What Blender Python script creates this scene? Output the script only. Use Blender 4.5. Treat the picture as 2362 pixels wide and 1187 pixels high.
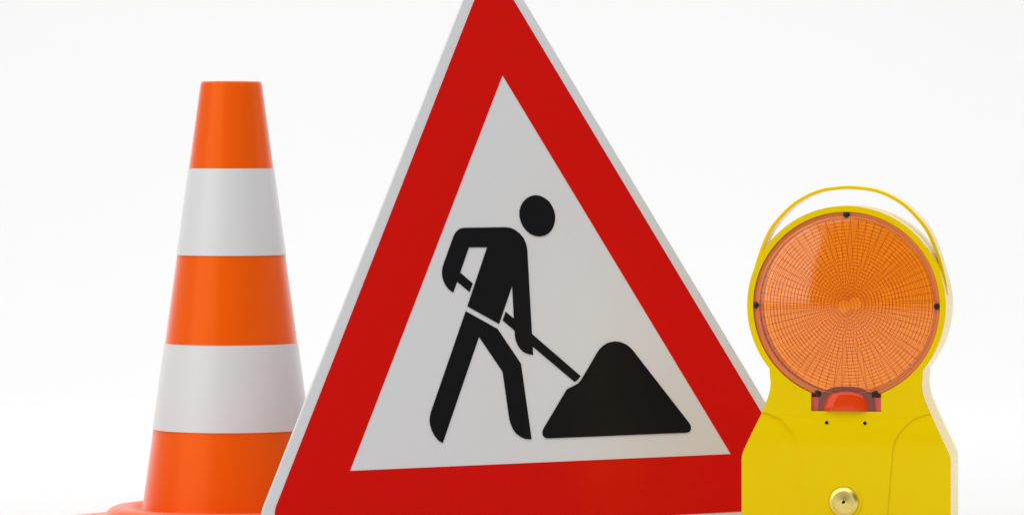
import bpy, bmesh, math
from mathutils import Vector, Matrix

scene = bpy.context.scene
for o in list(bpy.data.objects):
    bpy.data.objects.remove(o)
R = math.radians

# ------------------------------------------------------------------ camera
CAM_H = 0.3785                       # lens height above the studio floor (m)
cd = bpy.data.cameras.new('camera')
cam = bpy.data.objects.new('camera', cd)
scene.collection.objects.link(cam)
cam.location = (0, 0, CAM_H)
cam.rotation_euler = (R(90), 0, 0)
cd.sensor_fit = 'HORIZONTAL'
cd.sensor_width = 36.0
cd.lens = 36.0 * 10804.3 / 2362.0
cd.shift_y = -(593.5 - 333.62) / 2362.0
cd.clip_start = 0.05
cd.clip_end = 200
scene.camera = cam

# ------------------------------------------------------------------ studio light
world = bpy.data.worlds.new('World')
scene.world = world
world.use_nodes = True
bg = world.node_tree.nodes['Background']
bg.inputs['Color'].default_value = (1.0, 1.0, 1.0, 1)
bg.inputs['Strength'].default_value = 0.13


def area(name, loc, target, sx, sy, power, color=(1, 1, 1)):
    ld = bpy.data.lights.new(name, 'AREA')
    ld.shape = 'RECTANGLE'
    ld.size, ld.size_y = sx, sy
    ld.energy = power
    ld.color = color
    o = bpy.data.objects.new(name, ld)
    scene.collection.objects.link(o)
    o.location = loc
    d = Vector(target) - Vector(loc)
    o.rotation_euler = d.to_track_quat('-Z', 'Y').to_euler()
    return o


area('added_overhead_fill', (0, 4.75, 4.2), (0, 4.75, 0), 9.0, 9.1, 400)  # added lamp with no known source, brightens the floor from above
area('key_softbox', (-2.6, 2.55, 1.35), (0.3, 4.5, 0.22), 2.8, 2.5, 32, (1.0, 0.99, 0.97))
area('added_backdrop_wash', (0, 5.9, 3.6), (0, 8.9, 0.5), 7.0, 1.0, 45)  # added lamp, lifts the sweep to an even white

scene.view_settings.view_transform = 'Standard'
scene.view_settings.look = 'None'
scene.view_settings.exposure = 0.06
scene.view_settings.gamma = 1.0
scene.render.engine = 'CYCLES'
scene.cycles.transparent_max_bounces = 32
scene.cycles.max_bounces = 12

# ------------------------------------------------------------------ materials


def principled(name, col, rough=0.5, spec=0.5, metal=0.0, coat=0.0, grain=0.0, scale=60.0, bump=0.0, bscale=900.0,
               rvar=0.0, tint=None, sheen=0.0):
    m = bpy.data.materials.new(name)
    m.use_nodes = True
    nt = m.node_tree
    b = nt.nodes['Principled BSDF']
    b.inputs['Roughness'].default_value = rough
    b.inputs['Metallic'].default_value = metal
    b.inputs['Specular IOR Level'].default_value = spec
    b.inputs['Coat Weight'].default_value = coat
    b.inputs['Sheen Weight'].default_value = sheen
    b.inputs['Sheen Roughness'].default_value = 0.30
    if tint:
        b.inputs['Specular Tint'].default_value = (*tint, 1)
    b.inputs['Coat Roughness'].default_value = 0.12
    tc = nt.nodes.new('ShaderNodeTexCoord')
    nz = nt.nodes.new('ShaderNodeTexNoise')
    nz.inputs['Scale'].default_value = scale
    nz.inputs['Detail'].default_value = 5
    nt.links.new(tc.outputs['Object'], nz.inputs['Vector'])
    ramp = nt.nodes.new('ShaderNodeMix')
    ramp.data_type = 'RGBA'
    lo = [max(0, c * (1 - grain)) for c in col[:3]]
    hi = [min(1, c * (1 + grain)) for c in col[:3]]
    ramp.inputs[6].default_value = (*lo, 1)
    ramp.inputs[7].default_value = (*hi, 1)
    nt.links.new(nz.outputs['Fac'], ramp.inputs[0])
    nt.links.new(ramp.outputs[2], b.inputs['Base Color'])
    if rvar:
        mr = nt.nodes.new('ShaderNodeMapRange')
        mr.inputs['To Min'].default_value = rough - rvar
        mr.inputs['To Max'].default_value = rough + rvar
        nt.links.new(nz.outputs['Fac'], mr.inputs['Value'])
        nt.links.new(mr.outputs['Result'], b.inputs['Roughness'])
    if bump:
        n2 = nt.nodes.new('ShaderNodeTexNoise')
        n2.inputs['Scale'].default_value = bscale
        n2.inputs['Detail'].default_value = 3
        nt.links.new(tc.outputs['Object'], n2.inputs['Vector'])
        bp = nt.nodes.new('ShaderNodeBump')
        bp.inputs['Strength'].default_value = bump
        bp.inputs['Distance'].default_value = 0.0004
        nt.links.new(n2.outputs['Fac'], bp.inputs['Height'])
        nt.links.new(bp.outputs['Normal'], b.inputs['Normal'])
    return m


def tinted_clear(name, tint, rough=0.11, ior=1.6):
    """Coloured clear plastic: Fresnel reflection over a tinted, undistorted view through."""
    m = bpy.data.materials.new(name)
    m.use_nodes = True
    nt = m.node_tree
    nt.nodes.remove(nt.nodes['Principled BSDF'])
    out = nt.nodes['Material Output']
    tr = nt.nodes.new('ShaderNodeBsdfTransparent')
    gl = nt.nodes.new('ShaderNodeBsdfGlossy')
    gl.inputs['Roughness'].default_value = rough
    fr = nt.nodes.new('ShaderNodeFresnel')
    fr.inputs['IOR'].default_value = ior
    mx = nt.nodes.new('ShaderNodeMixShader')
    tc = nt.nodes.new('ShaderNodeTexCoord')
    nz = nt.nodes.new('ShaderNodeTexNoise')
    nz.inputs['Scale'].default_value = 25
    mc = nt.nodes.new('ShaderNodeMix')
    mc.data_type = 'RGBA'
    mc.inputs[6].default_value = (*[c * 0.97 for c in tint], 1)
    mc.inputs[7].default_value = (*[min(1, c * 1.03) for c in tint], 1)
    nt.links.new(tc.outputs['Object'], nz.inputs['Vector'])
    nt.links.new(nz.outputs['Fac'], mc.inputs[0])
    nt.links.new(mc.outputs[2], tr.inputs['Color'])
    nt.links.new(fr.outputs['Fac'], mx.inputs['Fac'])
    nt.links.new(tr.outputs['BSDF'], mx.inputs[1])
    nt.links.new(gl.outputs['BSDF'], mx.inputs[2])
    nt.links.new(mx.outputs['Shader'], out.inputs['Surface'])
    return m


def mixed_clear(name, tint, solid, fac, gloss=False):
    """Partly see-through moulded rib: tinted see-through mixed with a solid colour."""
    m = bpy.data.materials.new(name)
    m.use_nodes = True
    nt = m.node_tree
    nt.nodes.remove(nt.nodes['Principled BSDF'])
    out = nt.nodes['Material Output']
    tr = nt.nodes.new('ShaderNodeBsdfTransparent')
    tr.inputs['Color'].default_value = (*tint, 1)
    df = nt.nodes.new('ShaderNodeBsdfDiffuse')
    df.inputs['Color'].default_value = (*solid, 1)
    mx = nt.nodes.new('ShaderNodeMixShader')
    mx.inputs['Fac'].default_value = fac
    nt.links.new(tr.outputs['BSDF'], mx.inputs[1])
    nt.links.new(df.outputs['BSDF'], mx.inputs[2])
    last = mx
    if gloss:
        gl = nt.nodes.new('ShaderNodeBsdfGlossy')
        gl.inputs['Roughness'].default_value = 0.04
        fr = nt.nodes.new('ShaderNodeFresnel')
        fr.inputs['IOR'].default_value = 1.49
        last = nt.nodes.new('ShaderNodeMixShader')
        nt.links.new(fr.outputs['Fac'], last.inputs['Fac'])
        nt.links.new(mx.outputs['Shader'], last.inputs[1])
        nt.links.new(gl.outputs['BSDF'], last.inputs[2])
    nt.links.new(last.outputs['Shader'], out.inputs['Surface'])
    return m


M_FLOOR = principled('studio_white', (0.722, 0.722, 0.722), 0.75, 0.3, grain=0.004, scale=3)
M_ORANGE = principled('orange_pvc', (0.92, 0.110, 0.002), 0.29, 0.7, tint=(1.0, 0.35, 0.12), sheen=0.9, grain=0.008, scale=30, bump=0.012, bscale=500, rvar=0.01)
M_COLLAR = principled('white_collar_foil', (0.715, 0.715, 0.72), 0.34, 0.55, sheen=0.6, grain=0.012, scale=90, bump=0.04, bscale=1500)
M_SHEET = principled('white_sign_foil', (0.745, 0.75, 0.77), 0.30, 0.25, grain=0.01, scale=120, bump=0.03, bscale=1800)
M_ALU = principled('bare_aluminium_edge', (0.75, 0.75, 0.76), 0.4, 0.5, metal=0.2, grain=0.02)
M_RED = principled('red_sign_foil', (0.695, 0.007, 0.004), 0.22, 0.13, grain=0.02, scale=120, bump=0.03, bscale=1800)
M_BLACK = principled('black_sign_foil', (0.009, 0.009, 0.0105), 0.30, 0.12, grain=0.05, scale=120)
M_STEEL = principled('galvanised_steel', (0.55, 0.56, 0.58), 0.4, 0.5, metal=0.9, grain=0.08, scale=40)
M_YELLOW = principled('yellow_housing_plastic', (0.935, 0.672, 0.001), 0.16, 0.78, tint=(1.0, 0.72, 0.10), grain=0.015, scale=40, bump=0.04, bscale=700, rvar=0.03)
M_SCREW = principled('black_screw', (0.012, 0.012, 0.013), 0.35, 0.5, grain=0.1)
M_DARK = principled('black_recess', (0.006, 0.006, 0.007), 0.6, 0.2, grain=0.1)
M_BRASS = principled('brass', (0.97, 0.78, 0.24), 0.30, 0.5, metal=1.0, grain=0.04, scale=200)
M_LENS = tinted_clear('orange_clear_lens', (0.998, 0.715, 0.16), ior=1.85)
M_LENS_IN = tinted_clear('orange_clear_lens_inside', (0.997, 0.71, 0.18), ior=1.0)
M_LENS_BACK = tinted_clear('orange_clear_rear_lens', (0.997, 0.71, 0.18), ior=1.3)
M_RIM = mixed_clear('orange_lens_rim', (0.97, 0.50, 0.25), (1.0, 0.31, 0.12), 0.90, gloss=True)
M_RIB = mixed_clear('orange_lens_rib', (0.90, 0.20, 0.04), (0.85, 0.05, 0.01), 0.5)
M_REDCLEAR = mixed_clear('red_clear_window', (0.97, 0.45, 0.42), (0.95, 0.13, 0.125), 0.85, gloss=True)
M_DOME_SHADOW = mixed_clear('dome_shadow_tint', (0.75, 0.45, 0.42), (0.42, 0.13, 0.11), 0.5, gloss=True)  # dark see-through tint that paints the shadow around the sensor dome
M_REDDOME = mixed_clear('red_clear_dome', (0.95, 0.35, 0.20), (1.0, 0.07, 0.003), 0.85, gloss=True)
M_HOLDER = principled('red_holder_plastic', (0.55, 0.10, 0.08), 0.4, 0.4, grain=0.03)

# ------------------------------------------------------------------ helpers


def link(name, me, mat, parent=None, smooth=None):
    o = bpy.data.objects.new(name, me)
    scene.collection.objects.link(o)
    if mat:
        me.materials.clear()
        me.materials.append(mat)
    if parent:
        o.parent = parent
    if smooth is not None:
        me.set_sharp_from_angle(angle=R(smooth))
        for p in me.polygons:
            p.use_smooth = True
        me.set_sharp_from_angle(angle=R(smooth))
    return o


def obj(name, bm, mat, parent=None, smooth=None):
    bmesh.ops.recalc_face_normals(bm, faces=bm.faces)
    me = bpy.data.meshes.new(name)
    bm.to_mesh(me)
    bm.free()
    return link(name, me, mat, parent, smooth)


def empty(name, loc, label, cat):
    o = bpy.data.objects.new(name, None)
    scene.collection.objects.link(o)
    o.location = loc
    o['label'] = label
    o['category'] = cat
    return o


def bevel(o, w, seg=3, ang=30):
    m = o.modifiers.new('soft_edge', 'BEVEL')
    m.width = w
    m.segments = seg
    m.limit_method = 'ANGLE'
    m.angle_limit = R(ang)
    m.harden_normals = True
    return m


def lathe(profile, n=96, axis='Z', closed=False, a0=0.0):
    """profile: list of (radius, height) in metres. axis Z or Y."""
    bm = bmesh.new()
    rings = []
    for r, h in profile:
        if r < 1e-7:
            v = bm.verts.new((0, 0, h) if axis == 'Z' else (0, h, 0))
            rings.append([v])
            continue
        ring = []
        for i in range(n):
            a = a0 + 2 * math.pi * i / n
            c, s = r * math.cos(a), r * math.sin(a)
            ring.append(bm.verts.new((c, s, h) if axis == 'Z' else (c, h, s)))
        rings.append(ring)
    pairs = list(zip(rings, rings[1:]))
    if closed:
        pairs.append((rings[-1], rings[0]))
    for A, B in pairs:
        for i in range(n):
            j = (i + 1) % n
            if len(A) == 1 and len(B) == 1:
                continue
            if len(A) == 1:
                bm.faces.new((A[0], B[i], B[j]))
            elif len(B) == 1:
                bm.faces.new((A[i], A[j], B[0]))
            else:
                bm.faces.new((A[i], A[j], B[j], B[i]))
    return bm


def prism(pts, t0, t1, plane='XY', holes=()):
    """Solid between t0 and t1 over an outline (and holes). plane XY -> extruded in z, XZ -> extruded in y."""
    bm = bmesh.new()
    f = (lambda x, y, t: (x, y, t)) if plane == 'XY' else (lambda x, y, t: (x, t, y))
    loops = [pts] + list(holes)
    es = []
    for lp in loops:
        vs = [bm.verts.new(f(x, y, t0)) for x, y in lp]
        for i in range(len(vs)):
            es.append(bm.edges.new((vs[i], vs[(i + 1) % len(vs)])))
    if holes:
        bmesh.ops.triangle_fill(bm, use_beauty=True, use_dissolve=False, edges=es)
    else:
        bm.faces.new(bm.verts)
    faces = list(bm.faces)
    r = bmesh.ops.extrude_face_region(bm, geom=faces)
    d = Vector(f(0, 0, t1 - t0))
    bmesh.ops.translate(bm, vec=d, verts=[g for g in r['geom'] if isinstance(g, bmesh.types.BMVert)])
    bmesh.ops.recalc_face_normals(bm, faces=bm.faces)
    return bm


def box(bm, x0, x1, y0, y1, z0, z1):
    m = Matrix.Translation(((x0 + x1) / 2, (y0 + y1) / 2, (z0 + z1) / 2)) @ Matrix.Diagonal((x1 - x0, y1 - y0, z1 - z0, 1))
    bmesh.ops.create_cube(bm, size=1, matrix=m)


def tube(bm, pts, r, n=12, closed=False):
    pts = [Vector(p) for p in pts]
    rings = []
    N = len(pts)
    for i, p in enumerate(pts):
        if closed:
            t = (pts[(i + 1) % N] - pts[i - 1]).normalized()
        else:
            t = (pts[min(i + 1, N - 1)] - pts[max(i - 1, 0)]).normalized()
        up = Vector((0, 0, 1)) if abs(t.z) < 0.9 else Vector((0, 1, 0))
        a = t.cross(up).normalized()
        b = a.cross(t).normalized()
        rings.append([bm.verts.new(p + a * r * math.cos(2 * math.pi * k / n) + b * r * math.sin(2 * math.pi * k / n)) for k in range(n)])
    pr = list(zip(rings, rings[1:]))
    if closed:
        pr.append((rings[-1], rings[0]))
    for A, B in pr:
        for k in range(n):
            bm.faces.new((A[k], A[(k + 1) % n], B[(k + 1) % n], B[k]))
    if not closed:
        bm.faces.new(rings[0][::-1])
        bm.faces.new(rings[-1])


def boolean_mesh(base, cutters):
    """Difference of bmeshes, evaluated to a plain mesh."""
    me = bpy.data.meshes.new('tmp')
    base.to_mesh(me)
    base.free()
    o = bpy.data.objects.new('tmp', me)
    scene.collection.objects.link(o)
    cs = []
    for c in cutters:
        bmesh.ops.recalc_face_normals(c, faces=c.faces)
        cm = bpy.data.meshes.new('cut')
        c.to_mesh(cm)
        c.free()
        co = bpy.data.objects.new('cut', cm)
        scene.collection.objects.link(co)
        cs.append(co)
        m = o.modifiers.new('b', 'BOOLEAN')
        m.operation = 'DIFFERENCE'
        m.object = co
        m.solver = 'EXACT'
    dg = bpy.context.evaluated_depsgraph_get()
    dg.update()
    res = bpy.data.meshes.new_from_object(o.evaluated_get(dg))
    for co in cs:
        cm = co.data
        bpy.data.objects.remove(co)
        bpy.data.meshes.remove(cm)
    bpy.data.objects.remove(o)
    bpy.data.meshes.remove(me)
    bm = bmesh.new()
    bm.from_mesh(res)
    bpy.data.meshes.remove(res)
    return bm


# ------------------------------------------------------------------ setting: seamless white sweep
def make_backdrop():
    prof = [(-14.0, 0.0), (-6.0, 0.0), (0.0, 0.0), (3.0, 0.0), (5.0, 0.0), (6.4, 0.0), (7.0, 0.0)]
    rad = 2.0
    for i in range(1, 33):
        a = R(90) * i / 32
        prof.append((7.0 + rad * math.sin(a), rad * (1 - math.cos(a))))
    prof.append((9.0, 5.0))
    bm = bmesh.new()
    rows = [[bm.verts.new((x, y, z)) for x in (-7, -3.5, 0, 3.5, 7)] for y, z in prof]
    for A, B in zip(rows, rows[1:]):
        for i in range(4):
            bm.faces.new((A[i], A[i + 1], B[i + 1], B[i]))
    o = obj('studio_backdrop', bm, M_FLOOR, None, 60)
    if o.data.polygons[0].normal.z < 0:
        o.data.flip_normals()
    o['kind'] = 'structure'
    return o


make_backdrop()


# ------------------------------------------------------------------ traffic cone
def make_cone():
    root = empty('traffic_cone', (-0.2769, 4.62, 0), 'orange traffic cone with two white reflective bands, left of the triangular sign', 'traffic cone')
    rz = lambda z: 0.0302 + (0.4403 - z) * 0.13675
    prof = [(0.080, 0.0), (0.0815, 0.012), (rz(0.05) - 0.004, 0.05), (rz(0.4) - 0.004, 0.4), (0.0262, 0.432), (0.0262, 0.4385), (0.0270, 0.4402),
            (0.0285, 0.4408), (0.0298, 0.4402), (0.0304, 0.4385)]
    for z in (0.435, 0.42, 0.40, 0.38, 0.36, 0.33, 0.30, 0.27, 0.24, 0.21, 0.18, 0.15, 0.12, 0.10, 0.08, 0.06, 0.045, 0.033, 0.025):
        prof.append((rz(z), z))
    prof += [(0.0884, 0.0192), (0.0897, 0.0168), (0.0920, 0.0152), (0.0950, 0.0150), (0.0978, 0.0163), (0.1005, 0.0192), (0.1035, 0.0216),
             (0.1070, 0.0230), (0.1105, 0.0234), (0.1140, 0.0230), (0.1175, 0.0217), (0.1206, 0.0197), (0.1232, 0.0170), (0.1250, 0.0141),
             (0.1258, 0.0116), (0.1260, 0.0090), (0.1260, 0.0)]
    obj('cone_body', lathe(prof, 128, closed=True), M_ORANGE, root, 50)
    # square foot plate with rounded corners
    hs, cr = 0.141, 0.030
    pts = []
    for qx, qy, a0 in ((1, 1, 0), (-1, 1, 90), (-1, -1, 180), (1, -1, 270)):
        for k in range(9):
            a = R(a0 + 90 * k / 8)
            pts.append((qx * (hs - cr) + cr * math.cos(a), qy * (hs - cr) + cr * math.sin(a)))
    hole = [(0.1245 * math.cos(2 * math.pi * i / 48), 0.1245 * math.sin(2 * math.pi * i / 48)) for i in range(48)]
    p = obj('foot_plate', prism(pts, 0.0, 0.0122, 'XY', [hole]), M_ORANGE, root, 40)
    p.rotation_euler = (0, 0, R(54.6))
    bevel(p, 0.003, 3)
    # reflective collars: thin sleeves wrapped round the body
    for z1, z0 in ((0.3552, 0.2702), (0.1833, 0.0991)):
        t = 0.0007
        zs = [z0 + (z1 - z0) * i / 6 for i in range(7)]
        pr = [(rz(z) + t, z) for z in zs] + [(rz(z) - 0.001, z) for z in reversed(zs)]
        obj('reflective_band', lathe(pr, 128, closed=True), M_COLLAR, root, 50)


make_cone()

# ------------------------------------------------------------------ triangular sign
HEAD = [(22.9, 136.5), (28.6, 135.7), (33.6, 133.4), (37.8, 130.3), (40.9, 125.9), (42.8, 121.2), (43.6, 115.9), (42.7, 110.6), (40.3, 105.2), (37.4, 101.2), (33.4, 98.0), (28.4, 95.8), (22.7, 94.9), (17.3, 95.6), (11.9, 97.8), (7.5, 101.3), (4.2, 105.7), (2.4, 110.4), (1.5, 115.3), (2.3, 121.2), (4.4, 125.8), (7.7, 130.0), (12.1, 133.3), (17.3, 135.6)]
TORSO = [(-65.5, 104.5), (-15.7, 104.6), (-10.0, 103.7), (-5.1, 101.5), (-0.4, 97.9), (3.1, 93.6), (5.3, 88.3), (6.1, 82.2), (2.5, 28.1), (0.6, -2.0), (52.4, -45.2), (48.9, -48.4), (44.8, -50.7), (-0.2, -14.1), (-0.8, -22.7), (-5.8, -21.8), (-10.7, -19.9), (-14.4, -16.9), (-17.0, -12.9), (-18.7, -8.6), (-19.4, -3.9), (-18.9, 1.8), (-31.6, 12.3), (-27.1, 20.5), (-18.3, 13.5), (-16.1, 46.7), (-36.4, 8.9), (-70.7, 27.0), (-40.4, 85.0), (-61.8, 85.1), (-75.0, 60.3), (-61.9, 49.3), (-66.5, 41.1), (-79.5, 51.5), (-85.5, 40.8), (-90.0, 44.1), (-93.2, 48.2), (-95.2, 52.8), (-95.9, 58.0), (-95.5, 62.1), (-94.1, 66.4), (-92.3, 70.1), (-77.6, 96.9), (-74.7, 100.6), (-70.3, 103.5)]
LEGS = [(-73.3, 22.0), (-38.8, 3.8), (-16.7, -30.2), (-16.1, -31.7), (-13.5, -105.7), (-20.4, -105.1), (-25.8, -102.7), (-30.5, -99.4), (-33.5, -95.1), (-35.4, -89.8), (-36.3, -85.5), (-36.6, -81.8), (-38.2, -38.6), (-38.8, -37.4), (-61.2, -3.2), (-116.0, -105.8), (-120.4, -103.1), (-124.0, -98.6), (-126.5, -93.5), (-127.9, -87.4), (-127.9, -83.1), (-126.8, -78.9), (-125.4, -75.3)]
MOUND = [(0.2, -99.4), (1.6, -96.2), (4.3, -93.0), (34.4, -58.0), (37.7, -56.5), (42.1, -55.0), (48.3, -52.5), (52.6, -49.1), (56.7, -44.3), (74.6, -23.2), (78.5, -19.0), (83.4, -15.5), (89.7, -12.7), (97.7, -11.6), (104.4, -12.4), (111.0, -15.0), (115.5, -18.3), (118.9, -21.8), (121.4, -25.2), (176.1, -95.7), (177.7, -98.8), (177.6, -102.1), (175.9, -104.3), (172.7, -105.5), (5.5, -105.5), (2.4, -104.6), (0.6, -102.6)]
mm = lambda L: [(a / 1000, b / 1000) for a, b in L]


def triangle(side, r, n=14):
    """Equilateral outline with rounded corners, centred on its centroid (counter-clockwise)."""
    R0 = side / math.sqrt(3)
    pts = []
    for a0 in (90, 210, 330):
        if r < 1e-6:
            pts.append((R0 * math.cos(R(a0)), R0 * math.sin(R(a0))))
            continue
        cx, cy = (R0 - 2 * r) * math.cos(R(a0)), (R0 - 2 * r) * math.sin(R(a0))
        for k in range(n + 1):
            a = R(a0 - 60 + 120 * k / n)
            pts.append((cx + r * math.cos(a), cy + r * math.sin(a)))
    return pts


def make_sign():
    yaw, lean = R(33.072), R(11.513)
    n = Vector((math.sin(yaw), -math.cos(yaw), 0))
    e1 = Vector((math.cos(yaw), math.sin(yaw), 0))
    e2 = Vector((0, 0, math.cos(lean))) - n * math.sin(lean)
    N = e1.cross(e2)
    C = Vector((0.0188, 4.6, CAM_H - 0.18369))
    half = 0.68651 / (2 * math.sqrt(3))
    base = C - e2 * half                                  # middle of the plate's lower edge, on the floor
    root = empty('warning_sign', base, 'large red bordered triangular sign with black digging worker, between cone and yellow lamp', 'road sign')
    root.matrix_world = Matrix(((e1.x, e2.x, N.x, base.x), (e1.y, e2.y, N.y, base.y), (e1.z, e2.z, N.z, base.z), (0, 0, 0, 1)))
    up = lambda L: [(a, b + half) for a, b in L]
    # plate: front face at z = -0.0004, 3 mm thick
    pl = obj('sign_plate', prism(up(triangle(0.68651, 0.0265)), -0.0034, -0.0004), M_SHEET, root, 40)
    bevel(pl, 0.0006, 2)
    rb = obj('red_border', prism(up(triangle(0.64798, 0.0190)), -0.00045, 0.0, 'XY', [up(triangle(0.446129, 0))]), M_RED, root, 40)
    for nm, L in (('worker_head', HEAD), ('worker_torso', TORSO), ('worker_legs', LEGS), ('earth_mound', MOUND)):
        o = obj(nm, prism(up(mm(L)), -0.0005, 0.0004), M_BLACK, root, 40)
    # folding stand behind the plate
    bm = bmesh.new()
    for s in (-1, 1):
        tube(bm, [(s * 0.10, 0.03, -0.0125), (s * 0.10, 0.30, -0.0125)], 0.009)
    box(bm, -0.12, 0.12, 0.292, 0.314, -0.020, -0.0036)
    box(bm, -0.15, 0.15, 0.055, 0.077, -0.020, -0.0036)
    obj('rear_bracket', bm, M_STEEL, root, 40)
    # legs reach from the upper bracket down to the floor behind the plate
    inv = root.matrix_world.inverted()
    for s in (-1, 1):
        top = Vector((s * 0.07, 0.30, -0.028))
        foot_w = base + e1 * (s * 0.07) - n * 0.24
        foot_w.z = 0.0085
        bm = bmesh.new()
        tube(bm, [top, inv @ foot_w], 0.008)
        obj('stand_leg', bm, M_STEEL, root, 40)


make_sign()


# ------------------------------------------------------------------ battery warning lamp
DEPTH = 0.067
LZ = 0.2233                     # height of the lens axis
BUMP = 0.0045                   # the lower body stands proud of the lens ring


def lamp_outline():
    right = [(0.0733, 0.1490), (0.0738, 0.1435), (0.0748, 0.1385), (0.0762, 0.1340), (0.0790, 0.1272), (0.0820, 0.1198), (0.0905, 0.1022),
             (0.0985, 0.0852), (0.1000, 0.0815), (0.1009, 0.0785), (0.1013, 0.0755)]
    pts = []
    a0 = math.asin((0.1617 - LZ) / 0.097)
    r = 0.0963
    n = 80
    for i in range(n + 1):                                # ring from the right neck over the top to the left neck
        a = a0 + (math.pi - 2 * a0) * i / n
        pts.append((r * math.cos(a), LZ + r * math.sin(a)))
    left = [(-x, z) for x, z in right]
    pts += [(-0.0742, 0.1560)] + left + [(-0.1013, 0.0)]
    pts += [(0.1013, 0.0)] + right[::-1] + [(0.0742, 0.1560)]
    return pts


def circle(r, n=128, cz=LZ, cx=0):
    return [(cx + r * math.cos(2 * math.pi * i / n), cz + r * math.sin(2 * math.pi * i / n)) for i in range(n)]


def lens_bm(rise):
    """Profiles of a domed lens shell (dome towards -y) and of its flat fixing rim."""
    pr = []
    Rf, Rd = 0.0901, 0.0852
    yf = 0.0034
    Rc = (Rd ** 2 + rise ** 2) / (2 * rise)
    rim = [(Rf, yf + 0.0025), (Rf, yf + 0.0004), (Rf - 0.0004, yf), (Rd + 0.0020, yf), (Rd + 0.0012, yf - 0.0012), (Rd + 0.0005, yf - 0.0022),
           (Rd - 0.0005, yf - 0.0026), (Rd - 0.0014, yf + 0.0025)]
    top = yf - 0.0030
    N = 26
    for i in range(N + 1):
        r = Rd * (1 - i / N)
        pr.append((r, top - (math.sqrt(Rc ** 2 - r ** 2) - (Rc - rise))))
    th = 0.002
    for i in range(N + 1):
        r = (Rd - 0.0015) * i / N
        pr.append((r, top + th - (math.sqrt(Rc ** 2 - r ** 2) - (Rc - rise))))
    return pr, rim, (Rc, Rd, rise, top)


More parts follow.
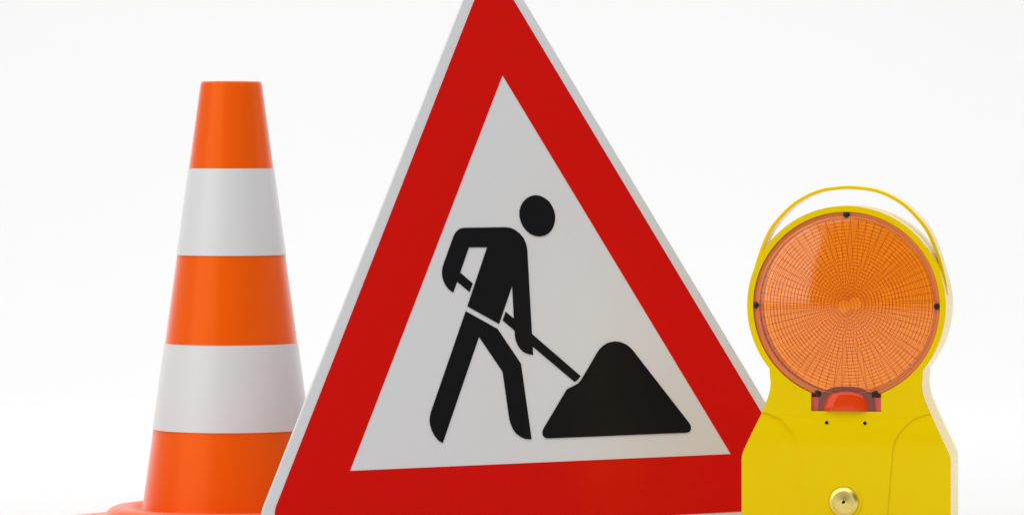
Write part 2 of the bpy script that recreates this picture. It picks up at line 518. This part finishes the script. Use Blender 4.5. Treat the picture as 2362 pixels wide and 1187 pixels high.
def make_lamp():
    psi = R(11.2)
    root = empty('warning_lamp', (0.3220, 4.515, 0), 'yellow plastic battery warning lamp with round orange lens and carrying handle, right of the sign', 'warning lamp')
    root.rotation_euler = (0, 0, -psi)

    # ---- housing
    base = prism(lamp_outline(), 0.0, DEPTH, 'XZ')
    cut = [prism(circle(0.0885), -0.02, DEPTH + 0.02, 'XZ'),
           prism(circle(0.0905), -0.02, 0.0060, 'XZ'),
           prism(circle(0.0905), DEPTH - 0.0060, DEPTH + 0.02, 'XZ'),
           prism([(-0.0339, 0.1218), (0.0339, 0.1218), (0.0339, 0.170), (-0.0339, 0.170)], -0.02, 0.026, 'XZ')]
    crease = [(0.0778, 0.1199), (0.0652, 0.1151), (0.0576, 0.1086), (0.0511, 0.1010), (0.0470, 0.0929), (0.0456, 0.0870), (0.0418, 0.0440), (0.0378, -0.02)]
    for s in (-1, 1):
        poly = [(s * x, z) for x, z in crease] + [(s * 0.13, -0.02), (s * 0.13, 0.1230)]
        cut.append(prism(poly, -0.03, 0.0009 if s > 0 else 0.0022, 'XZ'))
    bm = boolean_mesh(base, cut)
    for z in (0.1195, 0.1175, 0.115, 0.112, 0.108, 0.104, 0.100, 0.096, 0.092, 0.088, 0.084):
        g = list(bm.verts) + list(bm.edges) + list(bm.faces)
        bmesh.ops.bisect_plane(bm, geom=g, dist=1e-6, plane_co=(0, 0, z), plane_no=(0, 0, 1))
    for v in bm.verts:
        if v.co.y < 0.004:
            t = min(1, max(0, (0.1195 - v.co.z) / (0.1195 - 0.084)))
            t = 1 - (1 - t) ** 2
            v.co.y -= BUMP * t
    bmesh.ops.dissolve_limit(bm, angle_limit=R(0.2), verts=bm.verts, edges=bm.edges)
    hs = obj('housing', bm, M_YELLOW, root, 32)
    bevel(hs, 0.0015, 4, 28)

    # ---- lenses, one to the front and one to the back

    for back in (0, 1):
        pr, rim, (Rc, Rd, rise, top) = lens_bm(0.006 if back else 0.016)

        def ylens(r, off=0.0):
            return top + off - (math.sqrt(Rc ** 2 - r ** 2) - (Rc - rise))

        ln = obj('lens', lathe(pr, 128, axis='Y', closed=False), M_LENS_BACK if back else M_LENS, root, 35)
        ln.data.materials.append(M_LENS_IN)
        half_faces = len(ln.data.polygons) // 2
        for f in ln.data.polygons:
            if f.index >= half_faces:
                f.material_index = 1
        ln.location = (0, 0, LZ) if not back else (0, DEPTH, LZ)
        if back:
            ln.rotation_euler = (0, 0, math.pi)
        obj('lens_rim', lathe(rim, 128, axis='Y', closed=True), M_LENS_IN if back else M_RIM, ln, 35)
        # moulded rib grid on the inner face: rings and spokes
        bm = bmesh.new()
        w = 0.000135
        rmin, rmax, nr, ns = 0.0068, 0.0832, 24, 64
        for i in range(nr):
            r = rmin + (rmax - rmin) * i / (nr - 1)
            y0, y1 = ylens(r, -0.0002), ylens(r, 0.0004)
            n = 96
            ra, rb_ = r - w, r + w
            vs = []
            for k in range(n):
                a = 2 * math.pi * k / n
                c, s = math.cos(a), math.sin(a)
                vs.append([bm.verts.new((q * c, y, q * s)) for q, y in ((ra, y0), (rb_, y0), (rb_, y1), (ra, y1))])
            for k in range(n):
                A, B = vs[k], vs[(k + 1) % n]
                for q in range(4):
                    bm.faces.new((A[q], A[(q + 1) % 4], B[(q + 1) % 4], B[q]))
        for k in range(ns):
            a = 2 * math.pi * (k + 0.5) / ns
            c, s = math.cos(a), math.sin(a)
            vs = []
            for i in range(13):
                r = rmin + (rmax + 0.0012 - rmin) * i / 12
                y0, y1 = ylens(min(r, Rd), -0.0002), ylens(min(r, Rd), 0.0004)
                q = w * min(1.0, 0.35 + 0.65 * r / 0.04)
                vs.append([bm.verts.new((r * c - d * s, y, r * s + d * c)) for d, y in ((-q, y0), (q, y0), (q, y1), (-q, y1))])
            for A, B in zip(vs, vs[1:]):
                for q in range(4):
                    bm.faces.new((A[q], A[(q + 1) % 4], B[(q + 1) % 4], B[q]))
            bm.faces.new(vs[0])
            bm.faces.new(vs[-1][::-1])
        rg = obj('lens_rib_grid', bm, M_RIB, ln)
        rg['kind'] = 'stuff'

    # ---- screws
    hp = [(0.0, -0.0034), (0.0014, -0.0033), (0.0024, -0.0029), (0.0030, -0.0020), (0.0032, -0.0009), (0.0032, 0.0), (0.0019, 0.0), (0.0019, 0.0150), (0.0, 0.0150)]
    smesh = None
    for back in (0,):
        for ang in (90, 180, 0, 252, 288):
            a = R(ang)
            if smesh is None:
                s = obj('screw', lathe(hp, 24, axis='Y'), M_SCREW, root, 40)
                smesh = s.data
                bm = bmesh.new()
                box(bm, -0.0013, 0.0013, -0.0036, -0.0020, -0.00028, 0.00028)
                box(bm, -0.00028, 0.00028, -0.00361, -0.0020, -0.0013, 0.0013)
                sl = obj('cross_slot', bm, M_DARK, s)
                slm = sl.data
            else:
                s = link('screw', smesh, None, root)
                sl = link('cross_slot', slm, None, s)
            x, z = 0.0873 * math.cos(a), LZ + 0.0873 * math.sin(a)
            if ang in (252, 288):
                x, z = (0.0278 if ang == 288 else -0.0278), 0.1386
            s.location = (x, 0.0036, z) if not back else (x, DEPTH - 0.0036, z)
            s.rotation_euler = (0, R(17 * ang), math.pi if back else 0)

    # ---- red light sensor window below the lens
    bm = bmesh.new()
    box(bm, -0.0336, 0.0336, 0.0036, 0.0056, 0.1221, 0.1352)
    obj('sensor_window', bm, M_REDCLEAR, root)
    # dome: half capsule bulging forwards behind the lower lens edge
    bm = bmesh.new()
    W, H, D = 0.0222, 0.0208, 0.0065
    cols = []
    NU, NV = 28, 8
    for i in range(NU + 1):
        t = math.pi * i / NU
        ct, st = math.cos(t), math.sin(t)
        e = 0.84
        ox = W * math.copysign(abs(ct) ** e, ct)
        oz = H * abs(st) ** e
        col = []
        for j in range(NV + 1):
            p = R(90) * j / NV
            k = 1 - (1 - math.cos(p)) * 0.62
            y = 0.0030 - D * math.sin(p)
            col.append(bm.verts.new((ox * k, y, 0.1221 + oz * k)))
        cols.append(col)
    for A, B in zip(cols, cols[1:]):
        for j in range(NV):
            bm.faces.new((A[j], A[j + 1], B[j + 1], B[j]))
    bm.faces.new([c[NV] for c in cols])
    obj('sensor_dome', bm, M_REDDOME, root, 60)
    arch = [(0.0273, 0.1221)]
    for i in range(25):
        t = math.pi * i / 24
        arch.append((0.0273 * math.copysign(abs(math.cos(t)) ** 0.7, math.cos(t)) if i not in (0, 24) else (0.0273 if i == 0 else -0.0273), 0.1228 + 0.0228 * math.sin(t) ** 0.7))
    arch.append((-0.0273, 0.1221))
    obj('dome_shadow_arch', prism(arch, 0.0010, 0.0034, 'XZ'), M_DOME_SHADOW, root, 40)  # no real part: translucent arch standing in for the dome's grey shadow
    # bracket of the light unit seen through the window
    bm = bmesh.new()
    box(bm, -0.0290, 0.0290, 0.0150, 0.0240, 0.1222, 0.1270)
    for x in (-0.026, 0.021):
        box(bm, x, x + 0.005, 0.0150, 0.0240, 0.1271, 0.1400)
    o = obj('sensor_holder', bm, M_HOLDER, root)

    # ---- two small pins under the window
    yb = -BUMP * 0.30
    for x in (-0.0185, 0.0185):
        zc = 0.1107
        t = (0.1195 - zc) / (0.1195 - 0.084)
        t = 1 - (1 - t) ** 2
        yb = -BUMP * t
        c = obj('pin_collar', lathe([(0.0, 0.0), (0.0026, 0.0), (0.0026, -0.0005), (0.0022, -0.0008), (0.0016, -0.0008), (0.0, -0.0008)], 24, axis='Y'), M_YELLOW, root, 40)
        c.location = (x, yb + 0.0002, zc)
        c.rotation_euler = (R(-11), 0, 0)
        q = obj('pin', lathe([(0.0, -0.0012), (0.0012, -0.0011), (0.0018, -0.0007), (0.0018, 0.0), (0.0, 0.0)], 20, axis='Y'), M_DARK, c, 40)
        q.location = (0, -0.0003, 0)

    # ---- brass key lock in a shallow yellow collar
    kx, kz = -0.0015, 0.0350
    lk = obj('lock_collar', lathe([(0.0, 0.0), (0.0176, 0.0), (0.0176, -0.0004), (0.0172, -0.0009), (0.0152, -0.0009), (0.0146, -0.0003), (0.0, -0.0003)], 64, axis='Y'), M_YELLOW, root, 40)
    lk.location = (kx, -BUMP + 0.0001, kz)
    br = obj('brass_lock', lathe([(0.0140, -0.0002), (0.0140, -0.0012), (0.0137, -0.0018), (0.0108, -0.0034), (0.0105, -0.00335), (0.0103, -0.0030), (0.0030, -0.0032), (0.0021, -0.0034),
                                  (0.0017, -0.0032), (0.0017, -0.0006), (0.0, -0.0006)], 64, axis='Y'), M_BRASS, lk, 25)
    kh = obj('keyhole', lathe([(0.0016, -0.0008), (0.0, -0.0008), (0.0, -0.0007), (0.0016, -0.0007)], 20, axis='Y'), M_DARK, lk, 40)

    # ---- carrying handle: a flat strap arching over the ring
    half = [(0.0, 0.3388), (0.011, 0.3382), (0.026, 0.3359), (0.041, 0.3303), (0.0555, 0.3212), (0.0688, 0.3082), (0.0780, 0.2960),
            (0.0845, 0.2820), (0.0895, 0.2680), (0.0930, 0.2550), (0.0952, 0.2440), (0.0962, 0.2340)]
    path = [(-x, z) for x, z in half[::-1]] + half[1:]
    P = [Vector((x, z)) for x, z in path]
    # smooth resample (Catmull-Rom)
    S = []
    for i in range(len(P) - 1):
        p0, p1, p2, p3 = P[max(i - 1, 0)], P[i], P[i + 1], P[min(i + 2, len(P) - 1)]
        for k in range(5):
            t = k / 5
            S.append(0.5 * ((2 * p1) + (-p0 + p2) * t + (2 * p0 - 5 * p1 + 4 * p2 - p3) * t * t + (-p0 + 3 * p1 - 3 * p2 + p3) * t ** 3))
    S.append(P[-1])
    bm = bmesh.new()
    rings = []
    for i, p in enumerate(S):
        t = (S[min(i + 1, len(S) - 1)] - S[max(i - 1, 0)]).normalized()
        nrm = Vector((-t.y, t.x))                         # outward
        if nrm.dot(p - Vector((0, 0.22))) < 0:
            nrm = -nrm
        th = 0.0033
        ya, yb = 0.0185, 0.0485
        q = p - nrm * th
        rings.append([bm.verts.new((p.x, ya, p.y)), bm.verts.new((p.x, yb, p.y)), bm.verts.new((q.x, yb, q.y)), bm.verts.new((q.x, ya, q.y))])
    for A, B in zip(rings, rings[1:]):
        for k in range(4):
            bm.faces.new((A[k], A[(k + 1) % 4], B[(k + 1) % 4], B[k]))
    bm.faces.new(rings[0])
    bm.faces.new(rings[-1][::-1])
    h = obj('handle', bm, M_YELLOW, root, 40)
    bevel(h, 0.0010, 3, 40)


make_lamp()
bpy.context.view_layer.update()
